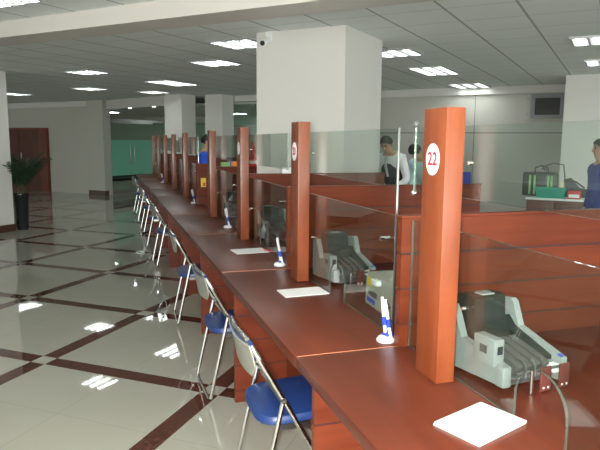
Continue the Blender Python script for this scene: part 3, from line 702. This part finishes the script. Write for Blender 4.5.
def person(label, loc, rotz, h=1.65, lean=0.0, look=0.0, top='blueshirt', low='darkvest', hair='short', arms=((.1, .30, .25), (.1, .30, .25)), vest=False, tie=False):
    """faces local -y; lean tips the trunk forward, look tips the head"""
    t = thing('person', label, 'person', loc, rotz)
    k = h/1.72
    V = lambda x, y, z: Vector((x*k, y*k, z*k))
    hip = V(0, 0, .93); cl, sl = math.cos(lean), math.sin(lean)
    def tr(x, y, z):   # a point of the upright trunk, tipped about the hip
        z0 = z-.93; return V(x, y*cl-z0*sl, .93+z0*cl+y*sl)
    J, E = [], []
    def j(p, r, par=None):
        J.append((tuple(p), r*k if not isinstance(r, tuple) else tuple(q*k for q in r)))
        if par is not None: E.append((par, len(J)-1))
        return len(J)-1
    pel = j(hip, (.150, .105)); wst = j(tr(0, -.005, 1.10), (.128, .092), pel); ch = j(tr(0, 0, 1.30), (.150, .108), wst); sh = j(tr(0, .012, 1.42), (.115, .075), ch)
    nk = j(tr(0, .005, 1.485), .052, sh)
    nb = tr(0, .0, 1.53); la = lean+look; fw = Vector((0, -math.cos(la), -math.sin(la))); up = Vector((0, -math.sin(la), math.cos(la)))
    jaw = j(nb+fw*.025*k+up*.012*k, (.056, .060), nk); mid = j(nb+fw*.012*k+up*.085*k, (.074, .088), jaw); crn = j(nb-fw*.012*k+up*.150*k, (.066, .076), mid)
    nose = None
    hands = []
    limb = {}
    for s, (ox, fy, dz) in zip((-1, 1), arms):
        a0 = j(tr(s*.165, .01, 1.40), .056, sh)
        el = tr(s*(.20+ox*.3), -fy*.25, 1.12); wr = tr(s*(.20-ox), -fy-.05, 1.12-.02+dz*.4-.1)
        a1 = j(el, .040, a0); a2 = j(wr, .027, a1)
        d = (wr-el).normalized(); side = Vector((s, 0, 0)); side = (side-d*side.dot(d)).normalized(); nrm = d.cross(side)
        pm = j(wr+d*.05*k, (.034, .018), a2)
        for q in range(4):
            off = side*(.027-.018*q)*k; l = (.062, .072, .068, .052)[q]*k
            f1 = j(wr+d*.085*k+off, .0095, pm); f2 = j(wr+d*(.085*k+l*.55)+off-nrm*s*.006*k, .0085, f1); j(wr+d*(.085*k+l*.95)+off-nrm*s*.022*k, .007, f2)
        th = j(wr+d*.035*k-side*.036*k, .0105, a2); j(wr+d*.075*k-side*.050*k-nrm*s*.012*k, .0085, th)
        limb[s] = (el, wr)
    legs = {}
    for s in (-1, 1):
        l0 = j(V(s*.088, 0, .86), .082, pel); l1 = j(V(s*.095, -.008, .48), .058, l0); l2 = j(V(s*.10, .01, .10), .038, l1); l3 = j(V(s*.105, -.06, .045), (.040, .032), l2); j(V(s*.115, -.15, .032), (.038, .022), l3)
    body = skin_mesh('body', J, E, [M['skin']], t)
    # clothes
    cj, ce = [], []
    def c(p, r, par=None):
        cj.append((tuple(p), tuple(q*k for q in r) if isinstance(r, tuple) else r*k))
        if par is not None: ce.append((par, len(cj)-1))
        return len(cj)-1
    pz = c(tr(0, .0, .84), (.180, .135)); p0 = c(tr(0, 0, .98), (.172, .130), pz); p1 = c(tr(0, -.005, 1.10), (.150, .114), p0); p2 = c(tr(0, 0, 1.30), (.170, .128), p1); p3 = c(tr(0, .012, 1.42), (.150, .112), p2); c(tr(0, .008, 1.485), (.088, .084), p3)
    for s in (-1, 1):
        q0 = c(tr(s*.168, .01, 1.40), .070, p3); el, wr = limb[s]; q1 = c(el, .056, q0); c(el.lerp(wr, .75), .040, q1)
    skin_mesh('shirt', cj, ce, [M[top]], t)
    if vest:
        vj = [(tuple(tr(0, 0, 1.0)), (.190*k, .146*k)), (tuple(tr(0, -.005, 1.12)), (.178*k, .142*k)), (tuple(tr(0, 0, 1.30)), (.186*k, .152*k)), (tuple(tr(0, .01, 1.40)), (.125*k, .118*k))]
        skin_mesh('vest', vj, [(0, 1), (1, 2), (2, 3)], [M['darkvest']], t)
    if tie:
        MB().tube([tuple(tr(0, -.085, 1.46)), tuple(tr(0, -.15, 1.36)), tuple(tr(0, -.155, 1.20))], .018*k, 8).build('tie', M['greytie'], t)
    lj = [(tuple(hip), (.170*k, .126*k)), (tuple(tr(0, 0, 1.03)), (.158*k, .118*k))]; le = [(0, 1)]
    for s in (-1, 1):
        lj.append((tuple(V(s*.09, 0, .84)), .098*k)); le.append((0, len(lj)-1)); lj.append((tuple(V(s*.096, 0, .48)), .078*k)); le.append((len(lj)-2, len(lj)-1)); lj.append((tuple(V(s*.10, .01, .09)), .062*k)); le.append((len(lj)-2, len(lj)-1))
    skin_mesh('trousers', lj, le, [M[low]], t)
    for s in (-1, 1):
        MB().box((s*.105*k-.046*k, -.19*k, 0), (s*.105*k+.046*k, .06*k, .07*k), .025).build('shoe', M['black'], t)
    # face
    hc = nb+up*.085*k+fw*.012*k; rt = Vector((1, 0, 0))
    MB().tube([tuple(hc+fw*.066*k+up*.018*k), tuple(hc+fw*.088*k-up*.018*k), tuple(hc+fw*.070*k-up*.030*k)], .011*k, 8).build('nose', M['skin'], t)
    for s in (-1, 1):
        e = hc+fw*.064*k+rt*s*.030*k+up*.012*k; MB().ball(tuple(e), .009*k, 8).build('eye', M['eye'], t)
        MB().tube([tuple(hc+fw*.072*k+rt*s*.016*k+up*.034*k), tuple(hc+fw*.060*k+rt*s*.046*k+up*.034*k)], .005*k, 6).build('eyebrow', M['hair'], t)
        MB().ball(tuple(hc+rt*s*.078*k-fw*.004*k), .024*k, 8, sc=(.45, .7, 1.2)).build('ear', M['skin'], t)
    MB().tube([tuple(hc+fw*.058*k-rt*.024*k-up*.050*k), tuple(hc+fw*.066*k-up*.050*k), tuple(hc+fw*.058*k+rt*.024*k-up*.050*k)], .007*k, 8).build('mouth', M['lip'], t)
    # hair: a cap over crown and back of the head
    b = MB(); rings = []; nn = 12; kk = 20; low_ang = {'short': 1.75, 'tied': 1.8, 'bob': 2.1}[hair]
    for i in range(nn+1):
        th = .02+low_ang*i/nn; ring_ = []
        for q in range(kk):
            ph = 2*math.pi*q/kk; f = math.cos(ph)   # f>0: towards the face
            tt = th*(1-.42*max(0, f)**1.0) if f > 0 else th
            d = rt*math.sin(tt)*math.sin(ph)*.086+fw*math.sin(tt)*f*.094+up*math.cos(tt)*.098
            ring_.append(tuple(hc+up*.022*k-fw*.006*k+d*k))
        rings.append(ring_)
    b.quadstrip(rings)
    if hair == 'tied': b.ball(tuple(hc-fw*.115*k+up*.0*k), .04*k, 8)
    b.build('hair', M['hair'], t)
    return t
def face_dir(dx, dy): return math.atan2(dx, -dy)     # rotation that turns local -y to (dx, dy)
person('woman in a deep blue uniform with tied back black hair, standing before the broad pillar', (5.03, 5.10, 0), face_dir(-.86, .42), 1.655, 0, .05, 'blueshirt', 'blueshirt', 'tied', ((.03, .04, -.35), (.03, .04, -.35)))
person('man in a white shirt, dark vest and tie, bending forward beside the big pillar', (3.87, 7.54, 0), face_dir(-.85, -.5), 1.76, .40, .25, 'whiteshirt', 'darkvest', 'short', ((.12, .26, .1), (.12, .26, .1)), True, True)
person('dark haired person in pale cyan bending down behind the post numbered 22', (4.36, 7.40, 0), face_dir(-.9, -.3), 1.72, .55, .35, 'cyancloth', 'darkvest', 'bob', ((.12, .30, .1), (.12, .30, .1)))
person('dark haired person in a bright blue collar, far down the counter beside the fourth post', (1.38, 9.0, 0), face_dir(1, -.2), 1.70, .03, .2, 'brightblue', 'darkvest', 'bob', ((.03, .04, -.35), (.03, .04, -.35)))

# ------------------------------------------------------------------ light, camera, output
w = bpy.data.worlds.new('World'); SC.world = w; w.use_nodes = True
bg = w.node_tree.nodes['Background']; bg.inputs[0].default_value = (.80, .86, .82, 1); bg.inputs[1].default_value = 1.0
# background brightened behind the viewer, added to lift the posts' near faces
wn = w.node_tree; wt = N(wn, 'ShaderNodeTexCoord'); ws = N(wn, 'ShaderNodeSeparateXYZ'); L(wn, wt.outputs['Generated'], ws.inputs[0])
wr = N(wn, 'ShaderNodeMapRange', interpolation_type='SMOOTHSTEP'); wr.inputs[1].default_value = .70; wr.inputs[2].default_value = .96; wr.inputs[3].default_value = 1.0; wr.inputs[4].default_value = 6.0
L(wn, mathn(wn, 'MULTIPLY', ws.outputs[1], -1.0), wr.inputs[0]); L(wn, wr.outputs[0], bg.inputs[1])
F, HEAD, PITCH, ROLL = 594.158, .312265, .138533, .0079342
fwd = Vector((math.sin(HEAD)*math.cos(PITCH), math.cos(HEAD)*math.cos(PITCH), -math.sin(PITCH)))
right = Vector((math.cos(HEAD), -math.sin(HEAD), 0)); upv = right.cross(fwd)
r2 = right*math.cos(ROLL)+upv*math.sin(ROLL); u2 = upv*math.cos(ROLL)-right*math.sin(ROLL)
cam = bpy.data.cameras.new('camera'); cam.sensor_width = 36; cam.lens = F*36/600; cam.clip_start = .02
co = bpy.data.objects.new('camera', cam); C.objects.link(co)
mt = Matrix((r2, u2, -fwd)).transposed().to_4x4(); mt.translation = (0, 0, 1.6); co.matrix_world = mt
SC.camera = co
fl = bpy.data.lights.new('flash', 'POINT'); fl.energy = 480; fl.shadow_soft_size = .045; fl.color = (1.0, .97, .93)
fo = bpy.data.objects.new('flash', fl); C.objects.link(fo); fo.location = (-.045, .015, 1.615)
vs = SC.view_settings; vs.view_transform = 'Standard'; vs.look = 'None'; vs.exposure = 0.3; vs.gamma = 1.0; vs.use_curve_mapping = False
SC.cycles.max_bounces = 8; SC.cycles.transparent_max_bounces = 24; SC.cycles.glossy_bounces = 4; SC.cycles.sample_clamp_indirect = 6
